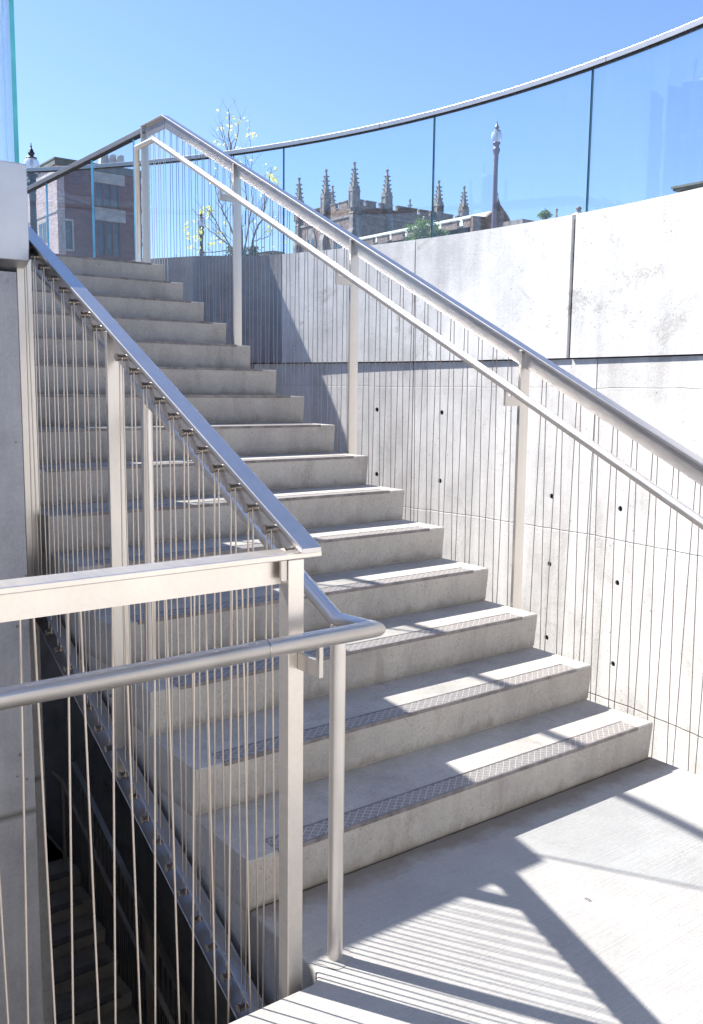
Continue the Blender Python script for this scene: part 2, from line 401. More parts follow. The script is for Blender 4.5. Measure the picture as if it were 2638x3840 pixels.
# unseen slab added between stairs and curved wall to keep light off the pit
g = MB(); LP = [(.12, -7.5), (.12, 4.7), (.12, 6.0)]
for i in range(25):
    a = R(22-(22+88)*i/24); LP.append((CX+(RO-.02)*math.cos(a), CY+(RO-.02)*math.sin(a)))
struct(g.prism([(x, y, -1.45) for x, y in LP], (0, 0, .15)).build('pit_shade_slab', M['land']))
# lower landing beyond the lower flight
MBl = MB().box(-1.99, .03, 7.30, 9.4, -3.75, -3.63)
struct(MBl.build('lower_landing', M['step']))
# main landing, with the rounded inside corner by the railing post
L = [(-6, -.37), (-1.975, -.37)]
for i in range(7):
    a = R(-90+90*i/6); L.append((-1.985+.04*math.cos(a)-.0, -.33+.04*math.sin(a)))
L = [(-6.0, -7.0), (.03, -7.0), (.03, .03), (-1.945, .03), (-1.945, -.315), (-1.949, -.34), (-1.962, -.358), (-1.985, -.37), (-6.0, -.37)]
lan = MB().prism([(x, y, -.26) for x, y in L], (0, 0, .26)).build('landing', M['land'], bevel=.006)
struct(lan)
# pale dabs of grout at the foot of the pipe post
g = MB(); pr = [(0, 0), ]
g.add([(-1.872+(.050+.006*math.sin(5*a))*math.cos(a), -.314+(.047+.006*math.cos(3*a))*math.sin(a), .0015) for a in [2*math.pi*i/28 for i in range(28)]]+
      [(-1.872, -.314, .005)], [(i, (i+1) % 28, 28) for i in range(28)])
grout_patch = g

# ------------------------------------------------------------------ big curved wall
cw = thing('curved_retaining_wall', (2.2, 1.5, -5.6), 'tall curved bright concrete retaining wall with tie holes, glass fence on its top', 'retaining wall')
segs = [(-150, -100), (-100, -60), (-60, -35), (-35, -12.6), (-12.6, -1.6), (-1.4, 9.62), (9.66, 20.25), (20.31, 32), (32.05, 44), (44.05, 70), (70, 150)]
for i, (a, b) in enumerate(segs):
    g = arc(CX, CY, RO, RO+.36, a+.02, b-.02, 1.785, ZT, max(8, int((b-a)*2)), shadow_bulge=True)
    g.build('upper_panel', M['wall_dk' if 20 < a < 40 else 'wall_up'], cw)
seg2 = [(-150, -60), (-60, -14.5), (-14.45, -3.3), (-3.26, 9.72), (9.77, 22.5), (22.55, 44), (44, 150)]
holes = []
def cylpt(x, y, rr):
    d = (Fw+Rt*((x-1319)/FPX)+Up*((1920-y)/FPX)); o = Vector((C0.x-CX, C0.y-CY)); dd = Vector((d.x, d.y))
    a = dd.dot(dd); b = 2*o.dot(dd); c = o.dot(o)-rr*rr; s = (-b+math.sqrt(b*b-4*a*c))/2/a
    return C0+d*s
RL = RO+.024
for q in ((1414, 1536), (1413, 1778), (1657, 1547), (1650, 1803), (2069, 1861), (2061, 2115), (2050, 2391), (2326, 1908), (2315, 2186), (2299, 2490)):
    p = cylpt(*q, RL); holes.append((math.degrees(math.atan2(p.y-CY, p.x-CX)), p.z))
for th in (13.3, 8.9, 1.2, -3.0, 18, 24, 30, 36):
    for z in (-1.05, -1.65, -2.5, -3.1): holes.append((th, z))
for i, (a, b) in enumerate(seg2):
    g = arc(CX, CY, RL, RL+.34, a+.015, b-.015, -5.6, 1.775, max(8, int((b-a)*2)), shadow_bulge=True)
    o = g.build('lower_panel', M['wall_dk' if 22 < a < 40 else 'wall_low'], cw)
    hs = [h for h in holes if a < h[0] < b]
    if hs:
        cm = MB()
        for th, z in hs:
            c, s_ = math.cos(R(th)), math.sin(R(th))
            cm.tube([(CX+(RL-.05)*c, CY+(RL-.05)*s_, z), (CX+(RL+.045)*c, CY+(RL+.045)*s_, z)], .0215, 18)
        co = cm.build('cutter', M['dark'])
        md = o.modifiers.new('holes', 'BOOLEAN'); md.object = co; md.operation = 'DIFFERENCE'; md.solver = 'EXACT'
        bpy.context.view_layer.update()
        co.location = o.matrix_world.translation*0
        dg = bpy.context.evaluated_depsgraph_get(); me2 = bpy.data.meshes.new_from_object(o.evaluated_get(dg))
        o.modifiers.clear(); o.data = me2
        bpy.data.objects.remove(co, do_unlink=True)
arc(CX, CY, RL+.10, RL+.2, -100, 70, 1.77, 1.79, 90).build('joint_filler', M['dark'], cw)
for a in (-100, -60, -35, -12.6, -1.5, 9.64, 20.28): arc(CX, CY, RO+.03, RO+.06, a-.15, a+.15, 1.79, ZT-.03, 2).build('joint_filler', M['dark'], cw)
for th, z in holes[:10]:
    c, s_ = math.cos(R(th)), math.sin(R(th))
    MB().tube([(CX+(RL+.012)*c, CY+(RL+.012)*s_, z), (CX+(RL+.044)*c, CY+(RL+.044)*s_, z)], .0205, 18).build('tie_hole', M['dark'], cw)

# ------------------------------------------------------------------ drum wall on the left
dw = thing('drum_wall', (-3.0, 1.5, -5.6), 'weathered grey concrete wall end left of the stairs, carrying the metal box', 'concrete wall')
def drum(r, y0, z0, z1, name, mat, par, bevel=0, step=None):
    ys = step[1] if step else y0
    t0 = math.asin((ys-CY)/r); P = [(CX+r*math.cos(t0+(R(168)-t0)*i/60), CY+r*math.sin(t0+(R(168)-t0)*i/60)) for i in range(61)]
    P.append((P[-1][0], y0))
    if step: P += [(step[0], y0), (step[0], ys)]
    return MB().prism([(x, y, z0) for x, y in P], (0, 0, z1-z0)).build(name, mat, par, bevel)
drum(RI, 1.5, -5.6, 1.965, 'concrete_body', M['wall_left'], dw, step=(-2.093, 1.805))
drum(RI-.03, 1.545, 1.965, 2.01, 'shadow_gap', M['dark'], dw, step=(-2.14, 1.86))
bx = thing('metal_coping_box', (-2.6, 1.5, 2.0), 'smooth grey metal coping box on the left wall, holding the tall glass', 'coping')
drum(RI-.013, 1.493, 2.01, 2.372, 'cladding', M['panel'], bx, .004)
gd = thing('glass_guard', (-2.07, 1.5, 2.37), 'tall clear glass with thick teal edge above the metal box at far left', 'glass railing', 'glass guards')
t0 = math.degrees(math.asin((1.56-CY)/4.335))
cuts = [t0, 2.4, 19, 35, 52, 70, 88]
for a, b in zip(cuts[:-1], cuts[1:]):
    arc(CX, CY, 4.318, 4.335, a+.08, b-.08, 2.372, 3.46, 14, ef=1).build('glass_panel', [M['glass'], M['edge']], gd)
arc(CX, CY, 4.303, 4.350, t0, 88, 3.462, 3.50, 80).build('cap_rail', M['steel'], gd)
arc(CX, CY, 4.308, 4.345, t0, 88, 2.3725, 2.380, 60).build('gasket', M['dark'], gd)

# ------------------------------------------------------------------ curved glass on the big wall
gg = thing('glass_guard', (2.3, 2.5, ZT), 'long curved clear glass railing along the top of the bright curved wall', 'glass railing', 'glass guards')
cuts = [-60, -46, -34, -23.4, -12.8, -2.08, 8.62, 20.31, 32.6, 43.5, 55]
for a, b in zip(cuts[:-1], cuts[1:]):
    m = 6; g = MB()
    arc(CX, CY, RO+.030, RO+.047, a+.03, b-.03, ZT-.0, 3.85, 12, g, 1).build('glass_panel', [M['glass2'], M['edged']], gg)
cc = [-60, -25, -3, 12.6, 27, 43.2, 55]
for a, b in zip(cc[:-1], cc[1:]):
    arc(CX, CY, RO+.012, RO+.064, a+.01, b-.01, 3.852, 3.892, 40).build('cap_rail', M['steeld'], gg, bevel=.002)
arc(CX, CY, RO+.018, RO+.058, -60, 55, 3.8455, 3.8515, 120).build('gasket', M['dark'], gg)

# straight glass at the head of the stairs
gs = thing('glass_guard', (.05, 5.0, 2.475), 'straight glass railing at the head of the stairs before the brick building', 'glass railing', 'glass guards')
cuts = [5.19, 6.10, 7.30, 8.42]
for a, b in zip(cuts[:-1], cuts[1:]):
    g = MB()
    x0, x1, z0, z1, a_, b_ = .043, .060, 2.475, 3.54, a+.006, b-.006
    g.add([(x0, a_, z0), (x0, b_, z0), (x0, b_, z1), (x0, a_, z1)], [(0, 3, 2, 1)], 0)
    g.add([(x1, a_, z0), (x1, b_, z0), (x1, b_, z1), (x1, a_, z1)], [(0, 1, 2, 3)], 0)
    for y in (a_, b_): g.add([(x0, y, z0), (x1, y, z0), (x1, y, z1), (x0, y, z1)], [(0, 1, 2, 3)], 1)
    g.build('glass_panel', [M['glass'], M['edgec']], gs)
MB().box(.026, .078, 4.95, 8.45, 3.548, 3.588).build('cap_rail', M['steeld'], gs, bevel=.002)
MB().box(.030, .074, 4.96, 8.45, 3.540, 3.547).build('gasket', M['dark'], gs)
MB().box(.022, .082, 4.96, 8.40, 2.39, 2.474).build('base_shoe', M['panel'], gs)

# ------------------------------------------------------------------ staircases
def staircase(x0, x1, yb, zb, first, last, name, label, top=None):
    st = thing(name, ((x0+x1)/2, yb, zb), label, 'staircase')
    for k in range(first, last+1):
        y = yb+(k-1)*T; z = zb+k*H; y2 = y+T+.02
        so_ = lambda yy: zb+.165+.506*(yy-yb)-.43
        if k == last and top: y2 = top
        e = .005
        base = zb+(k-1)*H
        poly = [(y+e, z), (y2, z), (y2, so_(min(y2, y+T+.02))), (y+.02, max(so_(y+.02), -99)), (y+.02, base), (y+.013, base+.012), (y+.001, z-.03), (y, z-e)]
        if k == 1 and zb == 0: poly[3] = (y+.035, so_(y+.035)); poly.insert(4, (y+.035, base-.26)); poly.insert(5, (y+.035, base-.004)); poly[6] = (y+.02, base-.004)
        m = MB().prism([(x0, a, b) for a, b in poly], (x1-x0, 0, 0))
        s = m.build('step', M['step'], st)
        # abrasive nosing strip let into the tread
        nx0, nx1 = x0+.105, x1-.105
        MB().box(nx0, nx1, y+.006, y+.078, z-.004, z+.0025).build('nosing', M['nosing'], s)
        lip = MB(); lip.box(nx0, nx1, y-.003, y+.005, z-.011, z+.003)
        lip.box(nx0, nx1-.0, y+.079, y+.085, z-.003, z+.0035)
        lip.build('nosing_lip', M['noselip'], s)
    return st
s1 = staircase(-W, 0, 0, 0, 1, 15, 'concrete_staircase', 'wide flight of pale concrete steps climbing from the sunny landing', top=4.91)
s2 = staircase(-W, .054, 5.621, -4.455, -3, 5, 'concrete_staircase', 'dark lower flight of concrete steps seen down in the pit', top=9.3)

# ------------------------------------------------------------------ railings
def shear_bar(mb, axis, a0, a1, zf, cross, mi=0):
    """bar along Y or X; cross = polygon of (perp, dz) ; zf(a) height"""
    n = len(cross); vs = []
    for a in (a0, a1):
        for p, dz in cross: vs.append((p, a, zf(a)+dz) if axis == 'Y' else (a, p, zf(a)+dz))
    fs = [tuple(range(n))[::-1], tuple(range(n, 2*n))]+[(i, (i+1) % n, n+(i+1) % n, n+i) for i in range(n)]
    return mb.add(vs, fs, mi)
rect = lambda p0, p1, z0, z1: [(p0, z0), (p1, z0), (p1, z1), (p0, z1)]

def stair_rail(par, side, xc, y0, y1, zf, posts, pitch, pairs, drop=1.52, wr=.0024, plates=True):
    """side=-1: cables on the -X face, +1: on the +X face. xc = centre of web"""
    g = MB()
    shear_bar(g, 'Y', y0, y1, zf, rect(xc-.029, xc+.029, -.014, 0))
    g.build('top_rail', M['steel'], par, bevel=.0025)
    g = MB(); shear_bar(g, 'Y', y0+.07, y1-.01, lambda a: zf(a), rect(xc-.006, xc+.006, -.095, -.0145))
    g.build('rail_web', M['steel'], par, bevel=.001)
    # bottom channel
    g = MB(); f = lambda a: zf(a)-drop
    xb = xc-side*.012
    a, b = sorted((xb, xb+side*.006)); shear_bar(g, 'Y', y0, y1, f, rect(a, b, -.06, .06))
    a, b = sorted((xb+side*.0062, xb+side*.045)); shear_bar(g, 'Y', y0, y1, f, rect(a, b, .054, .060)); shear_bar(g, 'Y', y0, y1, f, rect(a, b, -.060, -.054))
    g.build('bottom_rail', M['steel'], par, bevel=.001)
    for y in posts:
        g = MB(); top = zf(y)-.016
        g.box(xc-.030, xc+.030, y-.0085, y+.0085, zf(y)-drop-.05, top)
        g.build('post', M['steelv'], par, bevel=.0015)
        if plates:
            g = MB(); zt = H*(math.floor(y/T+.03)+1)-.014
            xs = xc-side*.030
            a, b = sorted((xs+side*.002, xs+side*.012))
            g.box(a, b, y-.010, y+.105, zt-.17, zt)
            p = g.build('mounting_plate', M['steelv'], par)
            for dz in (-.045, -.125):
                c = MB(); c.tube([(a-.004 if side < 0 else b+.004, y+.05, zt+dz), (a-.026 if side < 0 else b+.026, y+.05, zt+dz)], .013, 6)
                c.tube([(a-.027 if side < 0 else b+.027, y+.05, zt+dz), (a-.045 if side < 0 else b+.045, y+.05, zt+dz)], .006, 8)
                c.build('bolt', M['bolt'], p)
    xw = xc+side*.020
    zt = lambda y: zf(y)-.055; zb = lambda y: zf(y)-drop
    for yk in pairs:
        g = MB(); g.tube([(xc+side*.006, yk, zt(yk)), (xc+side*.030, yk, zt(yk))], .0105, 12); g.tube([(xc+side*.0305, yk, zt(yk)), (xc+side*.036, yk, zt(yk))], .013, 12)
        g.build('cable_fitting', M['bolt'], par)
        for s_ in (-1, 1):
            yb = yk+s_*(pitch/2-.011)
            MB().tube([(xw, yk+s_*.011, zt(yk)), (xw, yb, zb(yb))], wr, 6, False).build('cable', M['wire2' if wr < .0022 else 'wire'], par)
    bots = sorted({round(y+pitch/2, 4) for y in pairs} | {round(y-pitch/2, 4) for y in pairs}); last = None
    for yb in bots:
        if last is not None and yb-last < pitch*.35: continue
        last = yb
        g = MB(); g.tube([(xb+side*.007, yb, zb(yb)), (xb+side*.046, yb, zb(yb))], .0095, 12); g.tube([(xb+side*.0465, yb, zb(yb)), (xb+side*.052, yb, zb(yb))], .0125, 12)
        g.build('cable_fitting', M['bolt'], par)

def bracket(par, x, y, hz, dx, dy):
    """flat L bracket carrying the handrail: goes (dx,dy) from the post then up"""
    L = math.hypot(dx, dy); ux, uy = dx/L, dy/L; th = .006; px, py = -uy*th, ux*th
    P = [(0, -.095), (L+.008, -.095), (L+.008, -.012), (L-.008, -.012), (L-.008, -.052), (0, -.052)]
    MB().prism([(x+ux*a-px, y+uy*a-py, hz+b) for a, b in P], (2*px, 2*py, 0)).build('bracket', M['steelv'], par, bevel=.001)

HR = .0205
# --- right railing
rr = thing('stair_railing', (.05, 0, 0), 'long steel cable railing sloping along the right side of the stairs', 'railing', 'steel cable railings')
rp = [.83, 2.17, 3.51]
pairs = [.83-.1*.0-.11-.1025*k for k in range(11)]+[.83+.11+.1025*k for k in range(12)]+[2.17+.11+.1025*k for k in range(12)]+[3.51+.11+.1025*k for k in range(10)]
stair_rail(rr, 1, .045, -.42, 4.60, zr, rp, .1025, pairs, wr=.0021)
# flat head of the rail and its end post
zf_ = lambda y: zr(4.60)
g = MB(); shear_bar(g, 'Y', 4.60, 4.99, zf_, rect(.016, .074, -.014, 0)); g.build('top_rail', M['steel'], rr, bevel=.0025)
g = MB(); shear_bar(g, 'Y', 4.605, 4.98, zf_, rect(.039, .051, -.095, -.0145)); g.build('rail_web', M['steel'], rr)
MB().box(.015, .075, 4.965, 4.982, 2.30, zr(4.6)-.015).build('post', M['steelv'], rr, bevel=.0015)
MB().box(.033, .039, 4.60, 4.96, 1.98, 2.10).build('bottom_rail', M['steel'], rr)
for k, yk in enumerate((4.66, 4.75, 4.84, 4.92)):
    for s_ in (-1, 1):
        MB().tube([(.065, yk+s_*.011, zr(4.6)-.055), (.065, yk+s_*.034, 2.04)], .0024, 6, False).build('cable', M['wire'], rr)
# level part along the landing, out of the picture to the right
g = MB(); zl = lambda y: zr(-.42); shear_bar(g, 'Y', -3.6, -.42, zl, rect(.016, .074, -.014, 0)); g.build('top_rail', M['steel'], rr)
for y in (-.55, -1.9, -3.3): MB().box(.015, .075, y-.0085, y+.0085, -.35, zl(0)-.015).build('post', M['steelv'], rr)
hz = lambda y: 1.598+.4935*(y-.899)
g = MB(); g.tube([(-.09, -3.5, hz(-.3)), (-.09, -.30, hz(-.3)), (-.09, 4.513, hz(4.513)), (-.09, 4.825, hz(4.513)), (-.09, 4.825, 2.477)], HR, 20)
g.build('handrail', M['pipe'], rr)
for y in rp: bracket(rr, .015, y-.016, hz(y)-.005, -.105, 0)

# a dead twig lying on the landing
def ground_pt(x, y, z=0):
    d = Fw+Rt*((x-1319)/FPX)+Up*((1920-y)/FPX); return C0+d*((z-C0.z)/d.z)
tw = MB().tube([ground_pt(2193, 3367, .003), ground_pt(2203, 3370, .007), ground_pt(2212, 3372, .003), ground_pt(2216, 3378, .003)], .0013, 5)
tag(tw.build('twig', M['bark']), 'tiny dry twig lying on the sunlit landing', 'twig')

# --- left railing with the return along the landing edge
lr = thing('stair_railing', (-1.99, 0, 0), 'steel cable railing sloping down the left side of the stairs to the landing', 'railing', 'steel cable railings')
lpairs = [.815-.10-.0915*k for k in range(12)]+[.815+.112+.1025*k for k in range(8)]
stair_rail(lr, -1, -1.99, -.365, 1.80, zr, [.815, 1.735], .0925, lpairs, drop=1.53)
hl = lambda y: .94+.4935*(y+.31)
g = MB(); g.tube([(-1.872, 1.95, hl(1.95)), (-1.872, -.31, hl(-.31)), (-1.850, -.43, .94), (-5.2, -.43, .94)], .0215, 20)
lh = g.build('handrail', M['pipe'], lr)
MB().tube([(-2.1615, -.43, .94), (-2.1585, -.43, .94)], .0217, 24, False).build('pipe_joint', M['bolt'], lh)
MB().tube([(-1.872, -.315, .0), (-1.872, -.315, .932)], .0208, 20).build('pipe_post', M['pipe'], lr)
MB().tube([(-1.872, .828, .4955), (-1.872, .828, hl(.828)-.01)], .0208, 20).build('pipe_post', M['pipe'], lr)
grout_patch.build('grout_patch', M['land'], lr)
# --- level railing in the foreground
fr_ = thing('level_railing', (-3.0, -.32, -.3), 'level steel cable railing across the lower left foreground with corner post', 'railing', 'steel cable railings')
zF = 1.137; zc = lambda a: zF
g = MB(); shear_bar(g, 'X', -5.2, -1.946, zc, rect(-.345, -.268, -.0155, 0)); g.build('top_rail', M['steelw'], fr_, bevel=.0025)
g = MB(); shear_bar(g, 'X', -5.2, -2.046, zc, rect(-.315, -.303, -.078, -.016)); g.build('rail_web', M['steelw'], fr_)
MB().box(-2.045, -1.999, -.345, -.302, -.55, zF-.016).build('post', M['steelw'], fr_, bevel=.002)
g = MB(); g.box(-2.062, -2.046, -.340, -.332, zF-.066, zF-.017); g.build('web_tab', M['steelv'], fr_)
MB().box(-3.62, -3.575, -.345, -.302, -.55, zF-.016).build('post', M['steelv'], fr_, bevel=.002)
g = MB(); g.box(-5.2, -2.046, -.330, -.324, -.42, -.30); g.box(-5.2, -2.046, -.3238, -.285, -.306, -.30); g.build('bottom_rail', M['steel'], fr_)
for k in range(-4, 14):
    xk = -2.557-.100*k
    if abs(xk+3.6) < .05 or xk > -2.10: continue
    g = MB(); g.tube([(xk, -.302, zF-.05), (xk, -.278, zF-.05)], .0105, 12); g.build('cable_fitting', M['bolt'], fr_)
    for s_ in (-1, 1):
        MB().tube([(xk+s_*.0135, -.292, zF-.05), (xk+s_*.0375, -.292, -.35)], .0025, 6, False).build('cable', M['wire'], fr_)
bracket(fr_, -2.012, -.346, .94, 0, -.085)

# --- railing of the lower flight
lo = thing('stair_railing', (.09, 4.2, -5), 'dark steel cable railing beside the lower flight down in the pit', 'railing', 'steel cable railings')
zlo = lambda y: -2.79+.4935*(y-6.53)
stair_rail(lo, 1, .09, 3.2, 7.15, zlo, [3.9, 5.3, 6.7], .1025, [3.3+.1025*k for k in range(37)], plates=False)
MB().tube([(-.03, 3.1, zlo(3.1)-.2), (-.03, 7.16, zlo(7.16)-.2), (-.03, 7.45, zlo(7.16)-.2)], HR, 14).build('handrail', M['pipe'], lo)
MB().tube([(-.03, 7.16, -3.63), (-.03, 7.16, zlo(7.16)-.21)], .02, 14).build('pipe_post', M['pipe'], lo)

# ------------------------------------------------------------------ lamp posts
def lamp(p, s, zg, label, post):
    """p = centre of the globe; s = scale (1 -> .34 m globe)"""
    p = Vector(p); t = thing('street_lamp', (p.x, p.y, zg), label, 'street lamp', 'old-fashioned globe street lamps')
    v = lambda prof: [(r*s, z*s) for r, z in prof]
    body = [(.24, zg-p.z), (.24, zg-p.z+.35*s), (.15, zg-p.z+.5*s), (.13, zg-p.z+1.1*s)]
    prof = [(.24*s, zg-p.z), (.24*s, zg-p.z+.3*s), (.15*s, zg-p.z+.45*s), (.095*s, zg-p.z+1.0*s), (.066*s, -.78*s), (.078*s, -.60*s), (.068*s, -.55*s), (.10*s, -.44*s), (.118*s, -.38*s), (.12*s, -.35*s), (.085*s, -.31*s), (.08*s, -.25*s), (.10*s, -.21*s), (.118*s, -.205*s), (.12*s, -.155*s), (.09*s, -.15*s)]
    MB().lathe(p, prof, 14).build('post', post, t)
    gl = [(.095, -.15), (.14, -.10), (.166, -.03), (.168, .04), (.15, .11), (.12, .155), (.09, .17)]
    MB().lathe(p, v(gl), 24).build('globe', M['lampglass'], t)
    MB().lathe(p, v([(.018, -.15), (.018, .02), (.034, .03), (.034, .11), (.012, .15)]), 10).build('bulb', M['white'], t)
    fin = [(.12, .172), (.115, .19), (.05, .20), (.048, .235), (.075, .275), (.07, .29), (.045, .33), (.04, .36), (.02, .38), (.012, .41), (.026, .425), (.012, .44), (.006, .50)]
    MB().lathe(p, v(fin), 14).build('finial', post, t)
    return t
lamp((17.85, 18.58, 9.19), 1.0, 2.45, 'tall street lamp with clear globe and plum post behind the curved glass', M['ironp'])
lamp((3.69, 18.67, 6.25), 1.0, 2.45, 'black street lamp with globe and spiked cap beside the brick building at left', M['iron'])
lamp((14.38, 31.09, 7.93), 1.0, 2.45, 'street lamp on black post seen behind the yellow-leaved young tree', M['iron'])
lamp(at(766, 962, 60), .9, 2.45, 'small distant street lamp low beside the dark lamp post behind the tree', M['iron'])

# ------------------------------------------------------------------ brick building (left)
bb = thing('brick_building', (18.86, 59.5, 2.45), 'tall building with pink rough stone side and dark red brick front behind glass', 'building')
x0, x1, y0, y1, zt = 18.86, 24.75, 59.5, 75.0, 16.2
g = MB(); g.box(x0, x0+.5, y0, y1, 2.45, zt-.35); g.build('side_wall', M['rock'], bb)
# front with openings
def wall_holes(mb, xa, xb, za, zb, y, dep, holes):
    xs = sorted({xa, xb} | {h[0] for h in holes} | {h[1] for h in holes}); zs = sorted({za, zb} | {h[2] for h in holes} | {h[3] for h in holes})
    for i in range(len(xs)-1):
        for j in range(len(zs)-1):
            cx, cz = (xs[i]+xs[i+1])/2, (zs[j]+zs[j+1])/2
            if any(h[0] < cx < h[1] and h[2] < cz < h[3] for h in holes): continue
            mb.box(xs[i], xs[i+1], y, y+dep, zs[j], zs[j+1])
hl_ = [(19.22, 19.80, 10.55, 12.35), (21.55, 22.02, 13.6, 15.1), (22.16, 22.58, 13.6, 15.1), (22.72, 23.14, 13.6, 15.1), (21.6, 22.08, 10.4, 12.6), (22.22, 22.64, 10.4, 12.6), (22.76, 23.18, 10.4, 12.6)]
g = MB(); wall_holes(g, x0+.501, x1, 2.45, zt-.35, y0+.02, .5, hl_); g.build('front_wall', M['brick'], bb)
MB().box(x0+.52, x1-.02, y0+.6, y1, 2.45, zt-.4).build('core', M['brick'], bb)
for h in hl_:
    wf = MB(); a, b, c, d = h; e = .05
    wf.box(a, a+e, y0+.12, y0+.2, c, d); wf.box(b-e, b, y0+.12, y0+.2, c, d); wf.box(a+e, b-e, y0+.12, y0+.2, c, c+e); wf.box(a+e, b-e, y0+.12, y0+.2, d-e, d)
    m_ = (c+d)/2+.25; wf.box(a+e, b-e, y0+.125, y0+.195, m_, m_+.04)
    wo = wf.build('window', M['copper'], bb)
    MB().box(a+.01, b-.01, y0+.16, y0+.18, c+.01, d-.01).build('pane', M['winglass'], wo)
g = MB(); g.box(21.42, 23.6, y0-.03, y0+.018, 15.12, 15.82); g.build('stone_panel', M['limel'], bb)
g = MB(); g.box(21.42, 23.6, y0-.03, y0+.018, 12.66, 13.5); g.build('stone_panel', M['limel'], bb)
g = MB()
for a, b, c, d in ((19.10, 19.21, 10.45, 12.5), (19.81, 19.92, 10.45, 12.5), (19.215, 19.805, 12.36, 12.5), (19.215, 19.805, 10.42, 10.54)): g.box(a, b, y0-.04, y0+.018, c, d)
g.build('window_surround', M['limel'], bb)
g = MB(); g.box(x0-.12, x0+.5, y0-.1, y1+.1, zt-.35, zt); g.box(x0+.5, x1+.08, y0-.1, y0+.6, zt-.35, zt); g.box(x0-.16, x1+.14, y0-.16, y1+.12, zt+.001, zt+.10)
g.build('cornice', M['copper'], bb)
g = MB(); g.box(x0-.05, x0-.002, y0+.02, y1, 15.35, 15.55); g.box(x0-.05, x0-.002, y0+.02, y1, 12.9, 13.0); g.build('stone_band', M['limel'], bb)
g = MB()
for k in range(46):
    z = 4.5+k*.25; g.box(x1, x1+.04+.05*random.random(), y0+.02, y0+.5, z+.01, z+.24)
g.build('rough_quoins', M['brick'], bb)
wf = MB().box(x0-.03, x0-.004, 61.6, 63.2, 11.2, 12.66); wo = wf.build('window', M['limel'], bb)
for a, b in ((61.7, 62.35), (62.5, 63.1)): MB().box(x0-.045, x0-.031, a, b, 11.25, 12.5).build('pane', M['winglass'], wo)
for q, dx in (((805, 165), 0), ((932, 180), 1), ((1052, 195), 2)):
    p = at(200+q[0]/4.2, 550+q[1]/4.2, 66)
    MB().prism([(p.x-.32, p.y, p.z-1.2), (p.x+.32, p.y, p.z-1.2), (p.x+.32, p.y, p.z+.25), (p.x+.10, p.y, p.z+.30), (p.x-.22, p.y, p.z+.12)], (0, .5, 0)).build('roof_fin', M['white'], bb)

# building standing left of the picture, mirrored in the straight glass
mb_ = thing('brick_hall', (-17, 40, 2.45), 'long red brick hall with pale stone bands, mirrored in the straight glass', 'building')
MB().box(-30, -7.5, 40, 52, 2.45, 15.5).build('wall', M['brick'], mb_)
g = MB(); g.box(-30.05, -7.45, 39.94, 39.995, 9.6, 10.1); g.box(-30.05, -7.45, 39.94, 39.995, 13.0, 13.3); g.build('stone_band', M['limel'], mb_)
g = MB(); g.box(-30.2, -7.3, 39.8, 52.2, 15.501, 15.9); g.build('cornice', M['limel'], mb_)
for k in range(7):
    wx = -28.5+3*k
    for z_ in (6.2, 10.6): MB().box(wx, wx+1.1, 39.96, 39.995, z_, z_+1.9).build('window', M['winglass'], mb_)

# ------------------------------------------------------------------ gothic church
X0, Y0, X1, Y1 = 59.57, 80.95, 84.0, 92.2
ch = thing('gothic_church', (X0, Y0, 2.45), 'brown stone gothic church with battlements and rows of crocketed pinnacles', 'church')
def pinnacle(x, y, zb, zt_, wd, par, mat):
    g = MB(); Ht = zt_-zb; sh = zb+Ht*.36; h = wd/2
    g.box(x-h, x+h, y-h, y+h, zb, sh)
    for s_ in (-1, 1):                                     # gablets on four faces
        g.prism([(x-h*1.06, y+s_*h*.98, sh), (x+h*1.06, y+s_*h*.98, sh), (x, y+s_*h*.98, sh+wd*.95)], (0, s_*h*.16, 0))
        g.prism([(x+s_*h*.98, y-h*1.06, sh), (x+s_*h*.98, y+h*1.06, sh), (x+s_*h*.98, y, sh+wd*.95)], (s_*h*.16, 0, 0))
    for sx in (-.55, .55):                                 # sunk panels: raised ribs
        g.box(x+sx*wd*.62-.04, x+sx*wd*.62+.04, y-h-.05, y-h-.002, zb, sh); g.box(x-h-.05, x-h-.002, y+sx*wd*.62-.04, y+sx*wd*.62+.04, zb, sh)
    b = wd*.36; t = wd*.09; z1 = zt_-.28
    for i in range(6):
        f0, f1 = i/6, (i+1)/6
        w0, w1 = b+(t-b)*f0, b+(t-b)*f1; a0, a1 = sh+.001+(z1-sh)*f0, sh+(z1-sh)*f1
        g.add([(x+sx*w0, y+sy*w0, a0) for sx, sy in ((-1, -1), (1, -1), (1, 1), (-1, 1))]+[(x+sx*w1, y+sy*w1, a1) for sx, sy in ((-1, -1), (1, -1), (1, 1), (-1, 1))],
              [(0, 1, 5, 4), (1, 2, 6, 5), (2, 3, 7, 6), (3, 0, 4, 7)])
        cr = wd*.085
        if i:
            for sx, sy in ((-1, -1), (1, -1), (1, 1), (-1, 1)):
                cx_, cy_ = x+sx*(w0+cr*.9), y+sy*(w0+cr*.9)
                g.prism([(cx_-cr, cy_-cr, a0-cr*.9), (cx_+cr, cy_-cr, a0-cr*.9), (cx_+cr, cy_+cr, a0-cr*.9), (cx_-cr, cy_+cr, a0-cr*.9)], (0, 0, cr*1.7))
    g.lathe((x, y, z1), [(t*1.0, 0), (t*2.3, .07), (t*1.1, .12), (t*2.6, .2), (t*2.2, .29), (t*.4, .33)], 8)
    g.tube([(x, y, z1+.3), (x, y, zt_+.38)], .012, 4)
    return g.build('pinnacle', mat, par)
zp, zm, zg_ = 22.2, 21.5, 2.45
# walls
MB().box(X0, X1, Y0, Y1, zg_, 20.95).build('wall', M['church'], ch)
g = MB(); g.box(X0-.12, X1, Y0-.12, Y0-.002, 20.5, 20.7); g.box(X0-.12, X0-.002, Y0-.0, Y1, 20.35, 20.6); g.build('string_course', M['lime'], ch)
